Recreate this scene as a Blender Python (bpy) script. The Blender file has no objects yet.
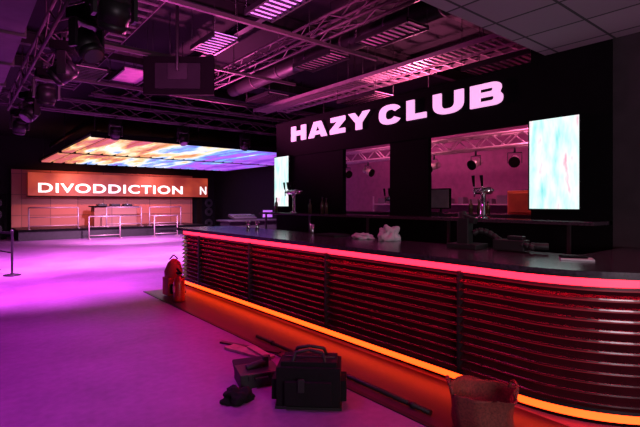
import bpy, bmesh, math, random
from mathutils import Matrix, Vector, noise
random.seed(4)
S = bpy.context.scene
S.view_settings.view_transform = 'Standard'
C = S.collection

# ------------------------------------------------------------------ materials
def mat(name, col, rough=0.5, metal=0.0, emit=None, strength=0.0, var=0.15, scale=6.0, bump=0.0, spec=0.5):
    m = bpy.data.materials.new(name); m.use_nodes = True
    nt = m.node_tree; b = nt.nodes['Principled BSDF']
    b.inputs['Roughness'].default_value = rough
    b.inputs['Metallic'].default_value = metal
    b.inputs['Specular IOR Level'].default_value = spec
    tc = nt.nodes.new('ShaderNodeTexCoord')
    nz = nt.nodes.new('ShaderNodeTexNoise'); nz.inputs['Scale'].default_value = scale
    nz.inputs['Detail'].default_value = 4
    nt.links.new(tc.outputs['Object'], nz.inputs['Vector'])
    cr = nt.nodes.new('ShaderNodeValToRGB')
    cr.color_ramp.elements[0].position = 0.3; cr.color_ramp.elements[1].position = 0.7
    cr.color_ramp.elements[0].color = tuple(c*(1-var) for c in col)+(1,)
    cr.color_ramp.elements[1].color = tuple(min(1, c*(1+var)) for c in col)+(1,)
    nt.links.new(nz.outputs['Fac'], cr.inputs['Fac'])
    nt.links.new(cr.outputs['Color'], b.inputs['Base Color'])
    if bump:
        bp = nt.nodes.new('ShaderNodeBump'); bp.inputs['Strength'].default_value = bump
        nt.links.new(nz.outputs['Fac'], bp.inputs['Height'])
        nt.links.new(bp.outputs['Normal'], b.inputs['Normal'])
    if emit:
        b.inputs['Emission Color'].default_value = tuple(emit)+(1,)
        b.inputs['Emission Strength'].default_value = strength
    return m

M = {}
M['black'] = mat('black_paint', (.003,.002,.003), .85, spec=.08)
M['blackmat'] = mat('black_matte', (.010,.008,.011), .85, spec=.2)
M['steel'] = mat('dark_steel', (.03,.025,.03), .45, .6)
M['struct'] = mat('painted_structure', (.07,.04,.058), .6, .2)
M['gloss'] = mat('gloss_dark_slat', (.06,.006,.012), .24, .0, spec=.8)
M['carcass_glow'] = mat('bar_carcass_glow', (.05,.01,.012), .5, emit=(.6,.004,.03), strength=.26)  # bar carcass given a faint red glow so the slat gaps look lit
M['counter'] = mat('counter_stone', (.045,.028,.042), .2, 0, scale=40, var=.5, spec=.8)
M['chrome'] = mat('chrome', (.6,.6,.62), .18, 1)
M['galv'] = mat('galvanised', (.40,.28,.33), .4, .4)
M['pinkpanel'] = mat('pale_ceiling_panel', (.66,.36,.53), .7)
M['white'] = mat('white_cloth', (.55,.50,.53), .8)
M['led_or'] = mat('led_orange', (1,.2,.05), .5, emit=(1,.040,.004), strength=6.5)
M['led_red'] = mat('led_red', (1,.1,.1), .5, emit=(1,.028,.07), strength=2.1)
M['led_red2'] = mat('led_red_strip', (1,.1,.1), .5, emit=(1,.006,.07), strength=42)
M['sign'] = mat('sign_face', (.9,.6,.85), .5, emit=(1,.46,.86), strength=.95)
M['wtext'] = mat('led_text', (.9,.9,.9), .5, emit=(1,.82,.80), strength=1.3)
M['rubber'] = mat('rubber', (.008,.007,.008), .6)
M['red'] = mat('red_enamel', (.35,.012,.012), .35)
M['sack'] = mat('woven_sack', (.16,.03,.022), .8, bump=.5, scale=60, var=.4)
M['redbag'] = mat('red_canvas', (.30,.02,.03), .8, bump=.3, scale=50)
M['grey'] = mat('grey_paint', (.09,.07,.088), .7)
M['dgrey'] = mat('charcoal_paint', (.035,.024,.030), .7, spec=.2)
M['fabric'] = mat('black_fabric', (.007,.005,.007), .85, bump=.4, scale=50, spec=.2)
M['mauve'] = mat('mauve_wall_paint', (.16,.05,.11), .8)
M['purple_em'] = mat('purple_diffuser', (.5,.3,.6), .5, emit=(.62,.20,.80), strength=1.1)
M['wood'] = mat('pale_plank', (.32,.17,.18), .6, scale=12, var=.3)
M['glassbrown'] = mat('bottle_glass', (.05,.03,.02), .1)
M['orangebox'] = mat('red_box', (.8,.12,.07), .5)
M['lens'] = mat('lens_glass', (.1,.06,.14), .08)
M['railm'] = mat('rail_paint', (.42,.25,.32), .4, .3)
M['deskled'] = mat('desk_display', (.1,.05,.2), .4, emit=(.5,.15,.7), strength=.6)

# ------------------------------------------------------------------ mesh builder
class B:
    def __init__(s): s.bm = bmesh.new(); s.mats = []
    def mi(s, m):
        m = M[m] if isinstance(m, str) else m
        if m not in s.mats: s.mats.append(m)
        return s.mats.index(m)
    def face(s, vs, m, smooth=False):
        try:
            f = s.bm.faces.new(vs); f.material_index = m; f.smooth = smooth
        except ValueError: pass
    def box(s, c, d, m, rot=None):
        m = s.mi(m); vs = []
        for k in (-1,1):
            for j in (-1,1):
                for i in (-1,1):
                    v = Vector((i*d[0]/2, j*d[1]/2, k*d[2]/2))
                    if rot: v = rot @ v
                    vs.append(s.bm.verts.new(v+Vector(c)))
        for q in ((0,2,3,1),(4,5,7,6),(0,1,5,4),(2,6,7,3),(0,4,6,2),(1,3,7,5)):
            s.face([vs[i] for i in q], m)
        return s
    def bb(s, x0,x1,y0,y1,z0,z1, m):
        return s.box(((x0+x1)/2,(y0+y1)/2,(z0+z1)/2),(x1-x0,y1-y0,z1-z0),m)
    def cyl(s, p, q, r, m, n=10, r2=None, cap=True):
        m = s.mi(m); p = Vector(p); q = Vector(q); r2 = r if r2 is None else r2
        a = (q-p).normalized(); u = a.orthogonal().normalized(); w = a.cross(u)
        A=[];Bv=[]
        for i in range(n):
            t = 2*math.pi*i/n; o = u*math.cos(t)+w*math.sin(t)
            A.append(s.bm.verts.new(p+o*r)); Bv.append(s.bm.verts.new(q+o*r2))
        for i in range(n):
            j=(i+1)%n; s.face([A[i],A[j],Bv[j],Bv[i]], m, True)
        if cap: s.face(A[::-1], m); s.face(Bv, m)
        return s
    def tube(s, pts, r, m, n=8):
        for a,b in zip(pts[:-1],pts[1:]): s.cyl(a,b,r,m,n)
        return s
    def lathe(s, prof, o, m, n=24, wob=0.0, sx=1, sy=1, cap=True):
        m = s.mi(m); o = Vector(o); R=[]
        for k,(r,z) in enumerate(prof):
            ring=[]
            for i in range(n):
                t=2*math.pi*i/n
                w = 1+wob*noise.noise(Vector((math.cos(t)*2,math.sin(t)*2,z*6)))
                ring.append(s.bm.verts.new(o+Vector((math.cos(t)*r*w*sx, math.sin(t)*r*w*sy, z+wob*.05*math.sin(3*t+k)))))
            R.append(ring)
        for a,b in zip(R[:-1],R[1:]):
            for i in range(n):
                j=(i+1)%n; s.face([a[i],a[j],b[j],b[i]], m, True)
        if cap: s.face(R[0][::-1], m)
        if cap == 2: s.face(R[-1], m)
        return s
    def sweep(s, pathf, prof, m, smooth=False):
        m = s.mi(m); rows=[]
        for (o,z) in prof:
            rows.append([s.bm.verts.new((x,y,z)) for x,y in pathf(o)])
        n=len(rows)
        for i in range(n):
            a=rows[i]; b=rows[(i+1)%n]
            for k in range(len(a)-1): s.face([a[k],a[k+1],b[k+1],b[k]], m, smooth)
        s.face([r[0] for r in rows], m); s.face([r[-1] for r in rows][::-1], m)
        return s
    def done(s, name, bevel=0, parent=None, loc=None, rotz=0, scale=1):
        bmesh.ops.recalc_face_normals(s.bm, faces=s.bm.faces)
        me = bpy.data.meshes.new(name); s.bm.to_mesh(me); s.bm.free()
        for m in s.mats: me.materials.append(m)
        ob = bpy.data.objects.new(name, me); C.objects.link(ob)
        if loc is not None: ob.location = loc
        ob.rotation_euler[2] = rotz; ob.scale=(scale,)*3
        if bevel:
            md = ob.modifiers.new('bevel','BEVEL'); md.width=bevel; md.segments=2; md.limit_method='ANGLE'; md.angle_limit=math.radians(50)
        if parent: ob.parent = parent
        return ob

# ------------------------------------------------------------------ room shell
def floor_mat():
    m = bpy.data.materials.new('vinyl_floor'); m.use_nodes=True; nt=m.node_tree; b=nt.nodes['Principled BSDF']
    tc=nt.nodes.new('ShaderNodeTexCoord')
    n1=nt.nodes.new('ShaderNodeTexNoise'); n1.inputs['Scale'].default_value=.9; n1.inputs['Detail'].default_value=8; n1.inputs['Roughness'].default_value=.65
    n2=nt.nodes.new('ShaderNodeTexNoise'); n2.inputs['Scale'].default_value=14; n2.inputs['Detail'].default_value=6
    nt.links.new(tc.outputs['Object'],n1.inputs['Vector']); nt.links.new(tc.outputs['Object'],n2.inputs['Vector'])
    mx=nt.nodes.new('ShaderNodeMath'); mx.operation='MULTIPLY_ADD'; mx.inputs[1].default_value=.35
    nt.links.new(n2.outputs['Fac'],mx.inputs[0]); nt.links.new(n1.outputs['Fac'],mx.inputs[2])
    cr=nt.nodes.new('ShaderNodeValToRGB'); cr.color_ramp.elements[0].position=.42; cr.color_ramp.elements[1].position=.9
    cr.color_ramp.elements[0].color=(.14,.045,.15,1); cr.color_ramp.elements[1].color=(.30,.11,.31,1)
    nt.links.new(mx.outputs[0],cr.inputs['Fac']); nt.links.new(cr.outputs['Color'],b.inputs['Base Color'])
    mr=nt.nodes.new('ShaderNodeMapRange'); mr.inputs['To Min'].default_value=.42; mr.inputs['To Max'].default_value=.68
    nt.links.new(n1.outputs['Fac'],mr.inputs['Value']); nt.links.new(mr.outputs[0],b.inputs['Roughness'])
    b.inputs['Specular IOR Level'].default_value=.3
    bp=nt.nodes.new('ShaderNodeBump'); bp.inputs['Strength'].default_value=.25
    nt.links.new(n2.outputs['Fac'],bp.inputs['Height']); nt.links.new(bp.outputs['Normal'],b.inputs['Normal'])
    return m
M['floor']=floor_mat()
M['barfloor']=mat('dark_bar_tiles',(.045,.010,.036),.38,scale=3,bump=.1,spec=.35)
def tile_mat():
    m = bpy.data.materials.new('ceiling_tiles'); m.use_nodes=True; nt=m.node_tree; b=nt.nodes['Principled BSDF']
    tc=nt.nodes.new('ShaderNodeTexCoord'); br=nt.nodes.new('ShaderNodeTexBrick')
    br.offset=0; br.inputs['Scale'].default_value=1; br.inputs['Brick Width'].default_value=.6; br.inputs['Row Height'].default_value=.6
    br.inputs['Mortar Size'].default_value=.014; br.inputs['Mortar Smooth'].default_value=0
    br.inputs['Color1'].default_value=(.30,.225,.27,1); br.inputs['Color2'].default_value=(.24,.18,.22,1); br.inputs['Mortar'].default_value=(.03,.025,.03,1)
    nt.links.new(tc.outputs['Object'],br.inputs['Vector']); nt.links.new(br.outputs['Color'],b.inputs['Base Color'])
    b.inputs['Roughness'].default_value=.8
    return m
M['tile']=tile_mat()
def brick_mat():
    m = bpy.data.materials.new('stage_cladding'); m.use_nodes=True; nt=m.node_tree; b=nt.nodes['Principled BSDF']
    tc=nt.nodes.new('ShaderNodeTexCoord'); mp=nt.nodes.new('ShaderNodeMapping'); mp.inputs['Rotation'].default_value=(math.pi/2,0,0)
    br=nt.nodes.new('ShaderNodeTexBrick'); br.inputs['Scale'].default_value=1; br.inputs['Brick Width'].default_value=1.2; br.inputs['Row Height'].default_value=1.0
    br.offset=0; br.inputs['Mortar Size'].default_value=.02
    br.inputs['Color1'].default_value=(.34,.14,.11,1); br.inputs['Color2'].default_value=(.27,.10,.085,1); br.inputs['Mortar'].default_value=(.16,.07,.06,1)
    nt.links.new(tc.outputs['Object'],mp.inputs['Vector']); nt.links.new(mp.outputs[0],br.inputs['Vector']); nt.links.new(br.outputs['Color'],b.inputs['Base Color'])
    b.inputs['Roughness'].default_value=.7
    return m
M['brick']=brick_mat()

B().bb(-7,12.5,-4,26,-.1,0,'floor').done('floor')
B().bb(2.66,3.4,-1,8.3,0,.006,'barfloor').done('floor_tile_strip')
B().bb(2.61,2.66,-1,8.3,0,.010,'steel').done('trim_1',.003)
B().bb(-7,12.5,2.55,26,4.8,4.9,'blackmat').done('ceiling')
B().bb(-7,5.59,-4,2.55,3.4,3.5,'tile').bb(-7,5.59,2.50,2.55,3.5,4.8,'blackmat').done('ceiling_tiled')
B().bb(-7.1,-7,-4,26,0,4.9,'blackmat').done('wall_left')
B().bb(-7,12.5,26,26.1,0,4.9,'blackmat').done('wall_back')
B().bb(12.5,12.6,-4,26,0,4.9,'blackmat').done('wall_far_right')
B().bb(-7,12.5,-4.1,-4,0,4.9,'grey').done('wall_front')
B().bb(10,10.1,-3.9,11.5,0,4.7,'mauve').done('wall_partition')
B().bb(5.62,5.8,-4,1.83,0,4.8,'dgrey').done('wall_right')

# ------------------------------------------------------------------ back bar portal
b=B()
XB=5.68
b.bb(5.6,XB,6.26,8.5,1.4,2.6,'black').bb(5.6,XB,4.31,5.09,1.4,2.6,'black').bb(5.6,XB,1.83,2.73,1.4,4.7,'black')
b.bb(5.6,XB,2.73,8.5,2.6,3.36,'black').bb(5.6,XB,1.83,8.5,0,1.36,'black')
b.bb(5.58,5.6,2.73,8.5,2.6,2.62,'black').bb(5.58,5.6,2.73,8.5,3.34,3.36,'black')
b.done('back_bar_portal')
b=B()
b.bb(5.15,5.58,1.85,8.5,1.36,1.40,'counter').bb(4.95,5.58,1.9,8.45,.86,.9,'chrome').bb(5.0,5.58,1.9,8.45,.1,.86,'steel')
for i in range(8):
    y=2.0+i*.8; b.bb(4.975,5.0,y,y+.74,.15,.82,'black'); b.cyl((4.96,y+.08,.5),(4.96,y+.08,.75),.012,'chrome')
for i in range(5):
    y=2.1+i*1.55; b.bb(5.2,5.23,y,y+.04,.9,1.36,'steel')
b.done('back_bar_counter',.004)

# ------------------------------------------------------------------ the bar
def path(o):
    pts=[(3.4-o,8.33)]
    ys=[7.56,5.79,4.03,2.25,1.75]
    for y in ys: pts.append((3.4-o,y))
    N=24
    for i in range(1,N+1):
        t=math.pi/2*i/N; pts.append((4.4-(1+o)*math.cos(t),1.75-(1+o)*math.sin(t)))
    pts.append((5.5,.75-o))
    return pts
def rect(o0,o1,z0,z1): return [(o0,z0),(o1,z0),(o1,z1),(o0,z1)]
b=B()
b.sweep(path,rect(-.6,0,.16,1.09),'carcass_glow')  # carcass face with the added red glow
b.sweep(path,rect(-.6,-.08,0,.16),'black')
b.sweep(path,rect(-.02,.075,.145,.17),'steel')
b.sweep(path,rect(-.02,.06,.995,1.012),'steel')
b.sweep(path,rect(-.92,.16,1.10,1.135),'counter')
b.sweep(path,rect(0,.035,1.012,1.10),'led_red')
b.sweep(path,rect(.105,.135,1.091,1.099),'led_red2')
b.sweep(path,rect(.152,.156,1.085,1.10),'steel')
b.sweep(path,rect(-.02,.05,.080,.142),'led_or')
b.sweep(path,rect(-.08,-.02,.06,.142),'steel')
ns=11
for i in range(ns):
    z=.185+i*(.81/ns)
    b.sweep(path,[(.002,z+.026),(.050,z),(.064,z+.004),(.062,z+.014),(.004,z+.054)],'gloss')
for y in (7.56,5.79,4.03,2.25):
    b.bb(3.325,3.4,y-.010,y+.010,.16,1.02,'steel')
b.bb(3.4,4.0,8.33,8.36,.0,1.09,'black')
b.done('bar_counter')

# ------------------------------------------------------------------ sign letters
def sup(cx,cy,rx,ry,a0,a1,n=18,e=2.5):
    r=[]
    for i in range(n+1):
        t=math.radians(a0+(a1-a0)*i/n); c,s_=math.cos(t),math.sin(t)
        r.append((cx+rx*math.copysign(abs(c)**(2/e),c), cy+ry*math.copysign(abs(s_)**(2/e),s_)))
    return r
H_=.31
def L_H(w): t=.15; return [[(0,0),(t,0),(t,.11),(w-t,.11),(w-t,0),(w,0),(w,H_),(w-t,H_),(w-t,.205),(t,.205),(t,H_),(0,H_)]]
def L_A(w): return [[(0,0),(.165,0),(.195,.055),(w-.195,.055),(w-.165,0),(w,0),(w/2+.11,H_),(w/2-.11,H_)],[(w/2-.075,.125),(w/2+.075,.125),(w/2,.245)]]
def L_Z(w): return [[(0,0),(w,0),(w,.085),(.2,.085),(w,.235),(w,H_),(.02,H_),(.02,.225),(w-.2,.225),(0,.075)]]
def L_Y(w): t=.16; return [[(w/2-.075,0),(w/2+.075,0),(w/2+.075,.12),(w,H_),(w-t,H_),(w/2,.2),(t,H_),(0,H_),(w/2-.075,.12)]]
def L_C(w):
    o=sup(w/2,H_/2,w/2,H_/2+.006,28,332,30); i=sup(w/2,H_/2,w/2-.135,H_/2-.075,332,28,30)
    i=[(min(x,w-.13),y) for x,y in i]
    return [o+[(w-.14,.11)]+i[2:-2]+[(w-.14,.2)]]
def L_L(w): return [[(0,0),(w,0),(w,.085),(.15,.085),(.15,H_),(0,H_)]]
def L_U(w):
    t=.145
    o=sup(w/2,.155,w/2,.161,180,360,20); i=sup(w/2,.155,w/2-t,.085,360,180,20)
    return [[(0,H_)]+o+[(w,H_),(w-t,H_)]+i+[(t,H_)]]
def L_B(w):
    o=[(0,0)]+sup(w-.15,.09,.15,.09,270,380,10)+[(w-.04,.165)]+sup(w-.17,.232,.15,.078,-30,90,10)+[(0,H_)]
    return [o, [(.15,.068)]+sup(w-.17,.097,.045,.029,270,450,8)+[(.15,.126)], [(.15,.192)]+sup(w-.18,.2165,.04,.0245,270,450,8)+[(.15,.241)]]
lay=[(L_H,7.88,.50),(L_A,7.28,.58),(L_Z,6.60,.42),(L_Y,6.08,.54),(L_C,5.31,.48),(L_L,4.71,.38),(L_U,4.20,.52),(L_B,3.57,.48)]
cu=bpy.data.curves.new('sign','CURVE'); cu.dimensions='2D'; cu.fill_mode='BOTH'; cu.extrude=.015
for fn,y0,w in lay:
    for loop in fn(w):
        sp=cu.splines.new('POLY'); sp.points.add(len(loop)-1); sp.use_cyclic_u=True
        for p,(x,y) in zip(sp.points,loop): p.co=(x+(7.93-y0),y,0,1)
tmp=bpy.data.objects.new('t',cu); C.objects.link(tmp); bpy.context.view_layer.update()
me=bpy.data.meshes.new_from_object(tmp); bpy.data.objects.remove(tmp)
me.materials.clear(); me.materials.append(M['sign'])
so=bpy.data.objects.new('illuminated_letter_sign',me); C.objects.link(so)
so.matrix_world=Matrix(((0,0,-1,5.58),(-1,0,0,7.93),(0,1,0,2.91),(0,0,0,1)))

# ------------------------------------------------------------------ led screens
def screen_mat():
    m = bpy.data.materials.new('screen_content'); m.use_nodes=True; nt=m.node_tree; b=nt.nodes['Principled BSDF']
    tc=nt.nodes.new('ShaderNodeTexCoord')
    mp=nt.nodes.new('ShaderNodeMapping'); mp.inputs['Scale'].default_value=(1,9,2.4)
    n=nt.nodes.new('ShaderNodeTexNoise'); n.inputs['Scale'].default_value=1.1; n.inputs['Detail'].default_value=5
    nt.links.new(tc.outputs['Object'],mp.inputs['Vector']); nt.links.new(mp.outputs[0],n.inputs['Vector'])
    cr=nt.nodes.new('ShaderNodeValToRGB'); e=cr.color_ramp.elements
    e[0].position=.24; e[0].color=(.15,.75,.80,1); e[1].position=.76; e[1].color=(.9,.2,.4,1)
    k=e.new(.42); k.color=(.65,1,.95,1); k=e.new(.60); k.color=(.98,.97,.98,1)
    nt.links.new(n.outputs['Fac'],cr.inputs['Fac']); nt.links.new(cr.outputs['Color'],b.inputs['Emission Color'])
    b.inputs['Emission Strength'].default_value=1.08; b.inputs['Base Color'].default_value=(.05,.05,.05,1)
    return m
M['scr']=screen_mat()
for y0,y1 in ((2.14,2.73),(7.93,8.48)):
    b=B(); b.bb(5.53,5.578,y0-.02,y1-.0,1.51,2.63,'black'); b.bb(5.522,5.53,y0,y1-.02,1.53,2.61,'scr')
    b.done('led_screen')

# ------------------------------------------------------------------ stage
B().bb(2.0,10.4,22.5,25.5,0,.45,'steel').bb(1.98,10.42,22.45,22.5,.38,.47,'black').done('stage')
b=B(); b.bb(2.0,10.9,25.6,25.9,0,3.2,'brick'); b.done('stage_cladding_wall')
def ledwall():
    m = bpy.data.materials.new('led_wall_orange'); m.use_nodes=True; nt=m.node_tree; bs=nt.nodes['Principled BSDF']
    tc=nt.nodes.new('ShaderNodeTexCoord'); n=nt.nodes.new('ShaderNodeTexNoise'); n.inputs['Scale'].default_value=1.2
    nt.links.new(tc.outputs['Object'],n.inputs['Vector'])
    cr=nt.nodes.new('ShaderNodeValToRGB'); cr.color_ramp.elements[0].position=.35; cr.color_ramp.elements[1].position=.65
    cr.color_ramp.elements[0].color=(.28,.022,.014,1); cr.color_ramp.elements[1].color=(.52,.06,.025,1)
    nt.links.new(n.outputs['Fac'],cr.inputs['Fac']); nt.links.new(cr.outputs['Color'],bs.inputs['Emission Color'])
    bs.inputs['Emission Strength'].default_value=.9; bs.inputs['Base Color'].default_value=(.05,.02,.02,1)
    return m
M['ledwall']=ledwall()
root=bpy.data.objects.new('led_wall_display',None); C.objects.link(root)
B().bb(2.6,11.6,25.0,25.12,1.95,3.05,'ledwall').bb(2.55,11.65,25.0,25.14,1.9,1.95,'black').done('panel',parent=root)
def text_mesh(s,name,x0,x1,y,z0,z1,parent,off=.02):
    cu=bpy.data.curves.new(name,'FONT'); cu.body=s; cu.extrude=.01; cu.offset=off; cu.space_character=1.12
    t=bpy.data.objects.new('t',cu); C.objects.link(t); bpy.context.view_layer.update()
    me=bpy.data.meshes.new_from_object(t); bpy.data.objects.remove(t)
    xs=[v.co.x for v in me.vertices]; ys=[v.co.y for v in me.vertices]
    a,b_,c,d=min(xs),max(xs),min(ys),max(ys)
    for v in me.vertices:
        v.co=((x0+(v.co.x-a)/(b_-a)*(x1-x0)), y-v.co.z, z0+(v.co.y-c)/(d-c)*(z1-z0))
    me.materials.clear(); me.materials.append(M['wtext'])
    o=bpy.data.objects.new(name,me); C.objects.link(o); o.parent=parent
text_mesh('DIVODDICTION','text_line',3.0,10.05,24.96,2.10,2.56,root)
text_mesh('N','text_end',11.1,11.5,24.96,2.10,2.56,root)

def rail(x,y,z,w,h,rot=0,bars=0):
    b=B(); b.cyl((-w/2,0,0),(-w/2,0,h),.028,'railm',8).cyl((w/2,0,0),(w/2,0,h),.028,'railm',8)
    b.cyl((-w/2,0,h),(w/2,0,h),.028,'railm',8).cyl((-w/2,0,.15),(w/2,0,.15),.02,'railm',8)
    b.cyl((-w/2,0,h*.55),(w/2,0,h*.55),.014,'railm',8)
    for sx in (-1,1): b.box((sx*w/2,0,.015),(.06,.5,.03),'railm')
    b.done('crowd_barrier',loc=(x,y,z),rotz=rot)
rail(3.35,22.85,.45,1.9,.95); rail(5.2,21.9,0,1.3,1.0); rail(6.3,22.85,.45,1.6,.95); rail(8.3,22.85,.45,1.6,.95); rail(7.8,21.4,0,1.1,1.0)
b=B(); b.bb(5.2,7.2,23.9,24.6,.452,1.4,'brick').bb(5.1,7.3,23.8,24.7,1.4,1.46,'black').bb(5.4,5.8,23.95,24.4,1.46,1.54,'steel').bb(6.0,6.4,23.95,24.4,1.46,1.56,'steel').bb(6.6,7.0,23.95,24.4,1.46,1.54,'steel')
for x in (5.6,6.8): b.cyl((x,24.17,1.54),(x,24.17,1.57),.14,'chrome',20)
b.done('dj_booth',.01)
for x in (11.2,1.3):
    b=B(); b.bb(x-.4,x+.4,24.0,24.7,0,2.0 if x<5 else 1.8,'black')
    for z in (.45,1.1,1.6): b.cyl((x,24.0,z),(x,23.97,z),.24,'steel',20).cyl((x,23.97,z),(x,23.95,z),.1,'black',16)
    b.done('speaker_stack',.02)
b=B(); b.bb(7.3,9.3,14.0,14.7,.0,.95,'blackmat').bb(7.2,9.4,13.9,14.8,.95,1.0,'steel')
b.box((8.0,14.35,1.1),(.9,.5,.08),'steel',Matrix.Rotation(.25,3,'X')).bb(8.8,9.25,14.3,14.35,1.05,1.35,'black').bb(8.82,9.23,14.29,14.3,1.07,1.33,'deskled').bb(9.0,9.05,14.3,14.4,1.0,1.1,'steel')
for i in range(10): b.bb(7.62+i*.085,7.64+i*.085,14.15,14.4,1.13,1.17,'chrome')
b.done('sound_desk',.005)

# ------------------------------------------------------------------ LED ceiling over the dance floor
def ledceil():
    m = bpy.data.materials.new('led_ceiling'); m.use_nodes=True; nt=m.node_tree; bs=nt.nodes['Principled BSDF']
    tc=nt.nodes.new('ShaderNodeTexCoord'); sp=nt.nodes.new('ShaderNodeSeparateXYZ'); nt.links.new(tc.outputs['Object'],sp.inputs[0])
    mr=nt.nodes.new('ShaderNodeMapRange'); mr.inputs['From Min'].default_value=2.9; mr.inputs['From Max'].default_value=12.0
    mp=nt.nodes.new('ShaderNodeMapping'); mp.inputs['Scale'].default_value=(1.5,.30,1)
    n=nt.nodes.new('ShaderNodeTexNoise'); n.inputs['Scale'].default_value=1.1; n.inputs['Detail'].default_value=5
    nt.links.new(tc.outputs['Object'],mp.inputs['Vector']); nt.links.new(mp.outputs[0],n.inputs['Vector'])
    ad=nt.nodes.new('ShaderNodeMath'); ad.operation='MULTIPLY_ADD'; ad.inputs[1].default_value=1.7; ad.inputs[2].default_value=-.85
    nt.links.new(n.outputs['Fac'],ad.inputs[0]); ad2=nt.nodes.new('ShaderNodeMath'); ad2.operation='ADD'
    nt.links.new(sp.outputs['X'],mr.inputs['Value']); nt.links.new(mr.outputs[0],ad2.inputs[0]); nt.links.new(ad.outputs[0],ad2.inputs[1])
    cr=nt.nodes.new('ShaderNodeValToRGB'); e=cr.color_ramp.elements
    e[0].position=0; e[0].color=(.55,.10,.10,1); e[1].position=1; e[1].color=(.22,.04,.6,1)
    for p,c in ((.13,(.8,.38,.12)),(.26,(1,.80,.45)),(.36,(.95,.9,.95)),(.48,(.25,.55,1)),(.62,(.15,.16,.8)),(.78,(.50,.12,.9))):
        k=e.new(p); k.color=c+(1,)
    nt.links.new(ad2.outputs[0],cr.inputs['Fac']); nt.links.new(cr.outputs['Color'],bs.inputs['Emission Color'])
    bs.inputs['Emission Strength'].default_value=1.15; bs.inputs['Base Color'].default_value=(.05,.05,.05,1)
    return m
M['ledceil']=ledceil()
b=B(); b.bb(2.8,12.0,13.2,23.2,3.46,3.52,'black')
nx=20
for i in range(nx):
    x0=2.9+i*.45
    for j in range(10):
        y0=13.35+j*.98; b.bb(x0,x0+.32,y0,y0+.90,3.40,3.46,'ledceil')
for y in (13.25,18.2,23.15): b.bb(2.8,12.0,y-.03,y+.03,3.37,3.46,'black')
for x in (3,6,9,12):
    for y in (13.5,18,23): b.cyl((x-.05,y,3.5),(x-.05,y,4.8),.015,'steel',6)
b.done('led_ceiling_raft')

# ------------------------------------------------------------------ trusses, trays, ducts, panels
def truss(name,p,q,s=.28,r=.022,step=.5,m='struct',tri=False):
    b=B(); p=Vector(p);q=Vector(q);a=(q-p);L=a.length;a.normalize()
    up=Vector((0,0,1)); sd=a.cross(up).normalized()
    offs=[sd*s/2+up*s/2,-sd*s/2+up*s/2,-sd*s/2-up*s/2,sd*s/2-up*s/2]
    for o in offs: b.cyl(p+o,q+o,r,m,8)
    n=int(L/step); k=len(offs)
    for i in range(n):
        for j in range(k):
            o1=offs[j];o2=offs[(j+1)%k]
            if i%2: o1,o2=o2,o1
            b.cyl(p+a*(i*step)+o1,p+a*((i+1)*step)+o2,r*.5,m,5,cap=False)
    for t in (.15,.5,.85):
        c=p+a*L*t+up*s/2
        if c.z<4.7: b.cyl(c,(c.x,c.y,4.8),.01,m,5)
    return b.done(name)
truss('lighting_truss',(1.0,3.2,3.75),(1.0,11.8,3.75))
truss('lighting_truss',(-1.5,12.4,3.98),(9.7,12.4,3.98))
truss('lighting_truss',(2.2,10.5,4.05),(9.8,10.5,4.05))
truss('lighting_truss',(8.0,1.0,2.78),(8.0,11.3,2.78),.25,.026,.3,'galv')
truss('lighting_truss',(4.3,3.0,4.22),(4.3,9.9,4.22),.22)

def ladder_tray(p,q,w,m='galv',step=.25,name='cable_tray'):
    b=B(); p=Vector(p);q=Vector(q);a=q-p;L=a.length;a.normalize();sd=a.cross(Vector((0,0,1))).normalized()
    ang=math.atan2(a.y,a.x); R=Matrix.Rotation(ang,3,'Z'); c=(p+q)/2
    for s_ in (-1,1): b.box(c+sd*s_*w/2,(L,.015,.07),m,R)
    for i in range(int(L/step)+1): b.box(p+a*i*step-Vector((0,0,.015)),(.05,w,.02),m,R)
    for t in (.1,.5,.9):
        for s_ in (-1,1):
            k=p+a*L*t+sd*s_*w/2; b.cyl(k,(k.x,k.y,4.8),.007,'steel',5)
    b.done(name)
ladder_tray((6.2,2.9,4.0),(6.2,10.2,4.0),.4,step=.12)
ladder_tray((6.9,2.9,4.1),(6.9,10.2,4.1),.3)
ladder_tray((1.4,8.2,4.25),(4.0,8.2,4.25),.3,'struct')
ladder_tray((2.0,2.9,4.3),(2.0,12.0,4.3),.3,'struct')
def ibeam(p,q,h=.25,w=.14,name='steel_beam'):
    b=B(); p=Vector(p);q=Vector(q);c=(p+q)/2;d=q-p;L=d.length
    R=Matrix.Rotation(math.atan2(d.y,d.x),3,'Z')
    b.box(c,(L,.02,h),'steel',R).box(c+Vector((0,0,h/2)),(L,w,.02),'steel',R).box(c-Vector((0,0,h/2)),(L,w,.02),'steel',R)
    b.done(name)
for y in (4.2,6.4,9.9,11.6): ibeam((-6.9,y,4.66),(9.9,y,4.66),.22)
for x in (-1,3.6,7.5): ibeam((x,2.7,4.44),(x,25.8,4.44),.12,.1)
b=B()
for y,z in ((5.2,3.95),(7.5,4.0),(9.5,3.9)):
    b.bb(1.3,5.4,y-.025,y+.025,z,z+.05,'struct')
    for x in (1.5,2.8,4,5.2): b.cyl((x,y,z),(x,y,4.8),.007,'steel',5)
b.done('unistrut_rails')
def duct(p,q,r,name='spiral_duct'):
    b=B(); p=Vector(p);q=Vector(q);b.cyl(p,q,r,'steel',24); a=q-p;L=a.length;a.normalize()
    for i in range(1,int(L/1.0)): b.cyl(p+a*i,p+a*i+a*.04,r*1.04,'struct',24)
    b.done(name)
duct((5.2,2.7,4.33),(5.2,9.8,4.33),.16); duct((-2.5,2.7,4.15),(-2.5,25,4.15),.25)
b=B(); b.bb(-.35,.6,2.7,24,3.55,3.95,'grey')
for i in range(15): b.bb(-.38,.63,3.4+i*1.4,3.46+i*1.4,3.52,3.98,'struct')
b.done('rectangular_duct')
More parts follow.
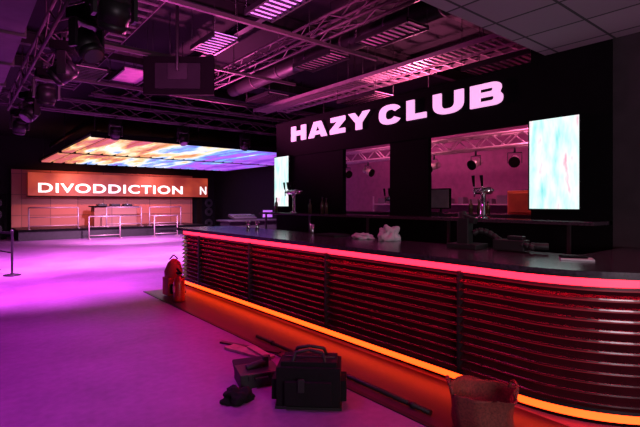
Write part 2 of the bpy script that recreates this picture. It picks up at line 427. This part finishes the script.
def diffuser(x,y,z,w,l,m,name='air_diffuser',slats=True):
    b=B(); b.bb(x-w/2,x+w/2,y-l/2,y+l/2,z+.03,z+.05,m)
    n=int(l/.11)
    if slats:
        for i in range(n+1): b.bb(x-w/2,x+w/2,y-l/2+i*l/n-.01,y-l/2+i*l/n+.01,z+.005,z+.03,'steel')
    b.bb(x-w/2-.03,x-w/2,y-l/2,y+l/2,z-.01,z+.06,'steel').bb(x+w/2,x+w/2+.03,y-l/2,y+l/2,z-.01,z+.06,'steel')
    for sx in (-1,1):
        for sy in (-1,1): b.cyl((x+sx*w/2,y+sy*l/2,z+.05),(x+sx*w/2,y+sy*l/2,4.8),.006,'steel',5)
    b.done(name)
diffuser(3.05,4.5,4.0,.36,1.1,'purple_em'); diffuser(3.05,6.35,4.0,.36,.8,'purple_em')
for x,y in ((1.9,9.4),(2.6,9.0),(3.75,9.2),(5.6,8.9)): diffuser(x,y,4.0,.5,1.0,'pinkpanel',slats=(x!=2.6))
diffuser(6.5,3.6,3.7,.5,1.1,'pinkpanel'); diffuser(4.85,6.0,4.0,.4,1.0,'pinkpanel'); diffuser(4.85,4.4,4.0,.4,1.0,'pinkpanel'); diffuser(6.5,6.6,3.7,.5,1.1,'pinkpanel')

def moving_head(x,y,z,tilt=.6,pan=0,em=None):
    b=B()
    b.box((0,0,-.05),(.26,.26,.10),'black').cyl((0,0,0),(0,0,.12),.02,'steel').box((0,0,.1),(.08,.05,.06),'steel')
    b.cyl((0,0,-.1),(0,0,-.13),.09,'black',16)
    b.box((0,0,-.14),(.32,.09,.03),'steel')
    for sx in (-1,1): b.box((sx*.155,0,-.27),(.03,.09,.26),'steel')
    R=Matrix.Rotation(tilt,3,'X'); c=Vector((0,0,-.33)); a=R@Vector((0,0,-1))
    b.cyl(c-a*.14,c-a*.08,.08,'steel',20,r2=.12).cyl(c-a*.08,c+a*.1,.12,'steel',20).cyl(c+a*.1,c+a*.16,.12,'steel',20,r2=.105).cyl(c+a*.16,c+a*.165,.09,em or 'lens',20)
    b.done('moving_head_light',loc=(x,y,z),rotz=pan)
for i,(x,y,z,t,p) in enumerate(((1.0,3.9,3.5,.5,0),(1.0,4.9,3.5,-.6,.5),(1.0,6.1,3.5,.9,1.2),(1.0,7.5,3.5,.3,0),(1.0,9.2,3.5,.7,2),(1.0,11,3.5,.4,.2),
        (3.2,12.4,3.74,.5,0),(5,12.4,3.74,-.5,0),(7,12.4,3.74,.5,0),(8.8,12.4,3.74,.3,0))):
    moving_head(x,y,z,t,p)
def par_can(x,y,z,rz):
    b=B(); b.tube([(-.12,0,0),(-.12,0,-.2)],.008,'steel').tube([(.12,0,0),(.12,0,-.2)],.008,'steel').cyl((-.12,0,0),(.12,0,0),.01,'steel').cyl((0,0,0),(0,0,.10),.02,'steel')
    b.cyl((0,-.12,-.10),(0,.1,-.18),.065,'galv',16,r2=.09).cyl((0,.1,-.18),(0,.13,-.192),.10,'black',16)
    b.done('par_can',loc=(x,y,z),rotz=rz)
for y in (3.2,3.75,4.2,5.0,6.0,6.6,8.0,8.8): par_can(8,y,2.53,random.uniform(1,3.5))

b=B(); b.box((0,0,0),(1.1,.06,.60),'black').box((0,-.05,-.02),(.7,.06,.4),'blackmat').box((0,.033,0),(1.06,.005,.56),'gloss')
b.cyl((0,-.1,.05),(0,-.1,1.11),.025,'steel').box((0,-.08,.05),(.3,.03,.25),'steel')
b.done('hanging_television',.008,loc=(2.72,6.9,3.60),rotz=-.65)

# ------------------------------------------------------------------ taps & bar items
def tap_tower(x,y,z,n=3,h=.42,rz=math.pi/2):
    b=B(); b.lathe([(.09,0),(.09,.015),(.05,.03),(.038,.06),(.038,h)],(0,0,0),'chrome',20,cap=2)
    w=.12*n; b.cyl((-w/2,0,h),(w/2,0,h),.045,'chrome',18)
    for sx in (-1,1): b.lathe([(.045,-.0),(.03,.02),(.0,.03)],(sx*w/2,0,h),'chrome',12)
    for i in range(n):
        px=-w/2+w*(i+.5)/n
        b.cyl((px,0,h),(px,.11,h),.014,'chrome').cyl((px,.11,h+.01),(px,.11,h-.08),.012,'chrome',r2=.008)
        b.cyl((px,.10,h+.01),(px,.12,h+.08),.008,'chrome').cyl((px,.12,h+.06),(px,.14,h+.2),.014,'black',10,r2=.022)
    b.done('beer_tap_tower',loc=(x,y,z),rotz=rz)
tap_tower(5.35,7.45,1.4,4,.42); tap_tower(5.42,3.28,1.4,2,.36)
def bottle(x,y,z,h,m):
    r=.037; b=B(); b.lathe([(r,0),(r,h*.6),(r*.75,h*.7),(.013,h*.78),(.013,h),(.0,h)],(0,0,0),m,14); b.cyl((0,0,h-.01),(0,0,h+.015),.015,'steel',10); b.done('liquor_bottle',loc=(x,y,z))
for y,h in ((6.5,.28),(6.62,.3),(7.0,.26),(8.2,.3)): bottle(5.4,y,1.4,h,'glassbrown')
b=B(); b.bb(6.35,6.65,2.95,3.45,1.432,1.78,'orangebox').bb(6.33,6.35,2.98,3.42,1.46,1.75,'orangebox'); b.cyl((6.5,3.1,1.78),(6.5,3.3,1.78),.015,'black'); b.done('storage_crate',.01)
b=B(); b.bb(6.2,6.9,2.0,8.5,1.38,1.43,'counter').bb(6.3,6.8,2.0,8.5,0,1.38,'black'); b.done('rear_bar_counter')
b=B(); b.bb(6.5,6.54,4.55,5.0,1.50,1.85,'black').bb(6.49,6.5,4.57,4.98,1.52,1.83,'galv').cyl((6.55,4.77,1.44),(6.55,4.77,1.6),.02,'steel').bb(6.45,6.65,4.65,4.9,1.43,1.445,'steel'); b.done('pos_monitor')
tap_tower(6.6,5.9,1.43,3,.25)
for i in range(3): bottle(6.5,3.85+i*.15,1.43,.18+.02*(i%3),'glassbrown')
b=B()
for z in (1.55,): b.bb(9.7,9.98,4.0,9.5,z,z+.03,'galv')
for y in (4.0,5.8,7.6,9.47): b.bb(9.7,9.74,y,y+.03,0,1.8,'galv')
for i in range(14):
    y=4.15+i*.38; h=random.uniform(.10,.22); b.bb(9.75,9.93,y,y+random.uniform(.12,.3),1.58,1.58+h,random.choice(['galv','orangebox','grey','grey']))
b.done('storage_shelving')

def crumple(name,x,y,z,sx,sy,sz,m,seed=0):
    bm=bmesh.new(); bmesh.ops.create_icosphere(bm,subdivisions=4,radius=1)
    for v in bm.verts:
        n=noise.noise(v.co*1.7+Vector((seed,0,0)))*.5+noise.noise(v.co*4+Vector((seed,3,0)))*.25
        c=v.co*(1+n); v.co=Vector((c.x*sx,c.y*sy,max(c.z,-.35)*sz+.35*sz))
    me=bpy.data.meshes.new(name); bm.to_mesh(me); bm.free(); me.materials.append(M[m])
    for p in me.polygons: p.use_smooth=True
    o=bpy.data.objects.new(name,me); o.location=(x,y,z); C.objects.link(o)
crumple('bar_towel',4.2,3.82,1.136,.12,.12,.14,'white',2)
crumple('bar_towel',4.15,4.25,1.136,.1,.16,.05,'white',5)
b=B()
b.box((0,0,.01),(.3,.4,.02),'rubber')
for i in range(8): b.box((-.12+i*.035,0,.024),(.012,.36,.01),'rubber')
b.done('bar_mat',loc=(4.15,4.85,1.136))
def glass(x,y):
    b=B(); b.lathe([(.028,0),(.03,.01),(.038,.14),(.036,.14),(.028,.012)],(0,0,0),'chrome',16); b.done('pint_glass',loc=(x,y,1.136))
for x,y in ((4.25,5.45),(4.2,7.0),(4.1,7.15)): glass(x,y)
b=B()
b.box((0,.0,.02),(.22,.26,.04),'rubber').box((0,.02,.14),(.09,.10,.22),'rubber').cyl((0,.02,.2),(0,.05,.30),.045,'rubber',14,r2=.03)
b.box((0,-.02,.24),(.06,.12,.05),'rubber',Matrix.Rotation(.3,3,'X'))
pts=[(0,-.05,.12)]
for i in range(1,15):
    t=i/14; pts.append((.05*math.sin(t*5),-.05-.5*t,.12*(1-t)**1.5+.03+.02*math.sin(t*9)))
b.tube(pts,.024,'rubber',10)
b.box((.0,-.36,.05),(.12,.24,.08),'rubber').box((.0,-.40,.105),(.06,.12,.03),'steel').cyl((0,-.5,.05),(.04,-.62,.05),.025,'rubber')
b.done('soda_gun',.006,loc=(4.10,2.66,1.136),rotz=.1,scale=1.25)
b=B(); b.box((0,0,.006),(.16,.24,.012),'white').box((0.03,0.02,.018),(.12,.2,.01),'black'); b.done('menu_card',loc=(3.95,1.55,1.136),rotz=.5)

# ------------------------------------------------------------------ floor clutter
b=B()
prof=[(.19,0),(.215,.03),(.225,.12),(.235,.24),(.25,.34),(.255,.36),(.245,.355),(.232,.3),(.22,.2),(.0,.17)]
b.lathe(prof,(0,0,0),'sack',32,.25)
for s_ in (-1,1):
    b.tube([(s_*.12,.23,.34),(s_*.1,.25,.40),(.05*s_,.26,.42)],.012,'sack')
    b.tube([(s_*.12,-.23,.34),(s_*.1,-.25,.40),(.05*s_,-.26,.42)],.012,'sack')
b.tube([(-.05,.26,.42),(.05,.26,.42)],.012,'sack'); b.tube([(-.05,-.26,.42),(.05,-.26,.42)],.012,'sack')
b.done('rubble_sack',loc=(2.82,1.72,.008),rotz=.7,scale=.86)
b=B(); b.box((0,0,.17),(.50,.30,.30),'fabric').box((0,0,.33),(.44,.24,.05),'fabric').box((0,-.165,.13),(.36,.05,.18),'fabric').box((.27,0,.13),(.05,.2,.16),'fabric').box((-.27,0,.13),(.05,.2,.16),'fabric')
for s_ in (-1,1): b.tube([(-.13,s_*.1,.34),(-.11,s_*.06,.41),(0,s_*.05,.43),(.11,s_*.06,.41),(.13,s_*.1,.34)],.013,'rubber')
b.box((0,0,.01),(.52,.32,.02),'rubber').tube([(-.2,0,.36),(.2,0,.36)],.006,'steel',6)
b.box((-.05,-.2,.2),(.05,.02,.1),'rubber')
b.done('tool_bag',.02,loc=(2.22,2.88,0),rotz=-.75,scale=1.0)
b=B(); b.box((0,0,.06),(.36,.28,.12),'rubber').box((0,.17,.10),(.36,.14,.03),'rubber',Matrix.Rotation(.5,3,'X')).box((0,-.16,.08),(.12,.03,.03),'steel')
for sx in (-.1,.1): b.box((sx,-.145,.09),(.03,.01,.05),'steel')
b.cyl((-.1,0,.13),(.08,.02,.16),.03,'rubber',12).box((.08,.02,.16),(.05,.05,.1),'rubber')
b.done('tool_case',.008,loc=(2.10,3.50,0),rotz=-.3)
crumple('debris_bag',1.78,3.26,0,.13,.10,.08,'fabric',9)
b=B(); b.box((0,0,.015),(.14,.62,.025),'wood').box((.12,.12,.012),(.05,.8,.02),'steel',Matrix.Rotation(.15,3,'Z')).box((.03,-.1,.04),(.08,.35,.02),'wood',Matrix.Rotation(-.3,3,'Z'))
b.done('timber_offcuts',loc=(2.42,4.20,0),rotz=.25)
b=B(); b.cyl((2.76,4.6,.03),(2.76,2.1,.03),.02,'steel',10)
for y in (4.3,3.3,2.3): b.cyl((2.76,y,.03),(2.76,y-.05,.03),.024,'steel',10)
b.done('metal_pole')
b=B(); b.lathe([(.085,0),(.09,.03),(.09,.30),(.07,.36),(.03,.39),(.03,.42)],(0,0,0),'red',20,cap=2)
b.box((0,0,.45),(.05,.12,.03),'black').box((.0,.03,.49),(.03,.14,.015),'black',Matrix.Rotation(.3,3,'X')).tube([(0,.06,.42),(.09,.1,.36),(.11,.05,.22),(.1,.0,.12)],.013,'black').box((0,0,.2),(.182,.08,.1),'orangebox')
b.done('fire_extinguisher',loc=(2.82,7.15,.006))
b=B(); b.box((0,0,.17),(.3,.26,.3),'redbag').box((0,-.15,.14),(.22,.06,.16),'fabric').lathe([(.14,.3),(.15,.42),(.11,.56),(.05,.62),(0,.63)],(0,0,0),'redbag',18,.15)
b.tube([(-.08,0,.62),(0,0,.7),(.08,0,.62)],.012,'rubber'); b.done('backpack',.03,loc=(2.92,7.65,.006))
b=B()
for y in (0,1.2):
    b.lathe([(.17,0),(.17,.02),(.03,.05),(.024,.07),(.024,.95),(.035,.97),(.035,1.0),(0,1.01)],(0,y,0),'steel',20)
b.box((0,.6,.93),(.01,1.2,.05),'fabric').box((0,.6,.5),(.01,1.2,.03),'fabric')
b.done('queue_stanchion',loc=(.95,12.0,0),rotz=.25)

# ------------------------------------------------------------------ lights
def spot(x,y,z,tx,ty,tz,p,col,ang=110,blend=.8,r=.08):
    l=bpy.data.lights.new('lamp','SPOT'); l.energy=p; l.color=col; l.spot_size=math.radians(ang); l.spot_blend=blend; l.shadow_soft_size=r
    o=bpy.data.objects.new('spot_lamp',l); C.objects.link(o); o.location=(x,y,z)
    o.rotation_euler=(Vector((tx,ty,tz))-Vector((x,y,z))).to_track_quat('-Z','Y').to_euler()
def area(x,y,z,tx,ty,tz,p,col,sx,sy):
    l=bpy.data.lights.new('lamp','AREA'); l.shape='RECTANGLE'; l.size=sx; l.size_y=sy; l.energy=p; l.color=col
    o=bpy.data.objects.new('added_fill',l); C.objects.link(o); o.location=(x,y,z)
    o.rotation_euler=(Vector((tx,ty,tz))-Vector((x,y,z))).to_track_quat('-Z','Y').to_euler()
PU=(.88,.16,1.0)
spot(1.2,9.0,3.1,1.6,10.5,0,2500,PU)
spot(4.0,12.4,3.2,4.2,14,0,3800,(1,.36,1))
spot(1.0,12.4,3.2,.8,14,0,3200,(.92,.26,1))
spot(7.0,12.4,3.2,7.5,15,0,3600,(1,.42,1))
spot(5.5,18.5,3.1,6.0,21,0,3200,(1,.5,.9))
spot(1.0,6.0,3.1,.4,5.6,0,700,(.80,.07,.90),100)
spot(.9,3.4,3.1,.3,3.0,0,170,(.62,.05,.75),110)
spot(2.6,3.2,4.2,3.4,4.0,.3,110,(1,.03,.28),100)  # added red spot, reddens the bar front
spot(4.2,1.0,3.35,4.0,1.2,1.1,60,(1,.2,.33),80)  # added pink spot, puts a highlight on the right counter end
spot(4.5,23.4,2.9,4.5,25.9,1.2,480,(1,.2,.12),120); spot(8.5,23.4,2.9,8.5,25.9,1.2,480,(1,.2,.14),120)
spot(7.6,3.5,4.2,10,4,1.5,330,(1,.16,.45),120); spot(7.6,7.5,4.2,10,8,1.5,330,(1,.16,.45),120)  # added pink fill for the back room wall
spot(6.9,3.6,3.3,8,4,2.6,140,(1,.25,.40),140); spot(6.9,6.4,3.3,8,7,2.6,140,(1,.25,.40),140); spot(6.1,3.5,3.2,6.4,3.3,1.5,60,(1,.5,.4),90)  # added spots brighten the rear truss in pink; the last aims at the crate
spot(4.6,9.6,3.1,4.2,7.5,4.8,520,(1,.12,.50),150); spot(1.6,5.0,3.0,2.8,7,4.8,300,(.95,.13,.65),150); spot(6.8,5.5,3.3,6.6,5.5,4.8,420,(1,.2,.42),150)  # upward spots added to tint the ceiling structure magenta
spot(3.4,4.6,3.0,3.6,5.5,4.8,130,(1,.13,.48),160)  # weaker added uplight for the same ceiling structure
area(1.0,-2.6,1.6,4.2,2,3.4,105,(1,.80,.92),2,1)  # unseen fill lamp added to brighten the tiled ceiling

w=bpy.data.worlds.new('World'); S.world=w; w.use_nodes=True
w.node_tree.nodes['Background'].inputs[0].default_value=(.25,.08,.25,1); w.node_tree.nodes['Background'].inputs[1].default_value=.02

# ------------------------------------------------------------------ camera
cd=bpy.data.cameras.new('Camera'); cd.sensor_width=36; cd.lens=450/640*36; cd.shift_y=-10.5/640; cd.clip_start=.05
co=bpy.data.objects.new('Camera',cd); C.objects.link(co); co.location=(0,0,1.6); co.rotation_euler=(math.pi/2,0,-math.atan2(363.2,450))
S.camera=co
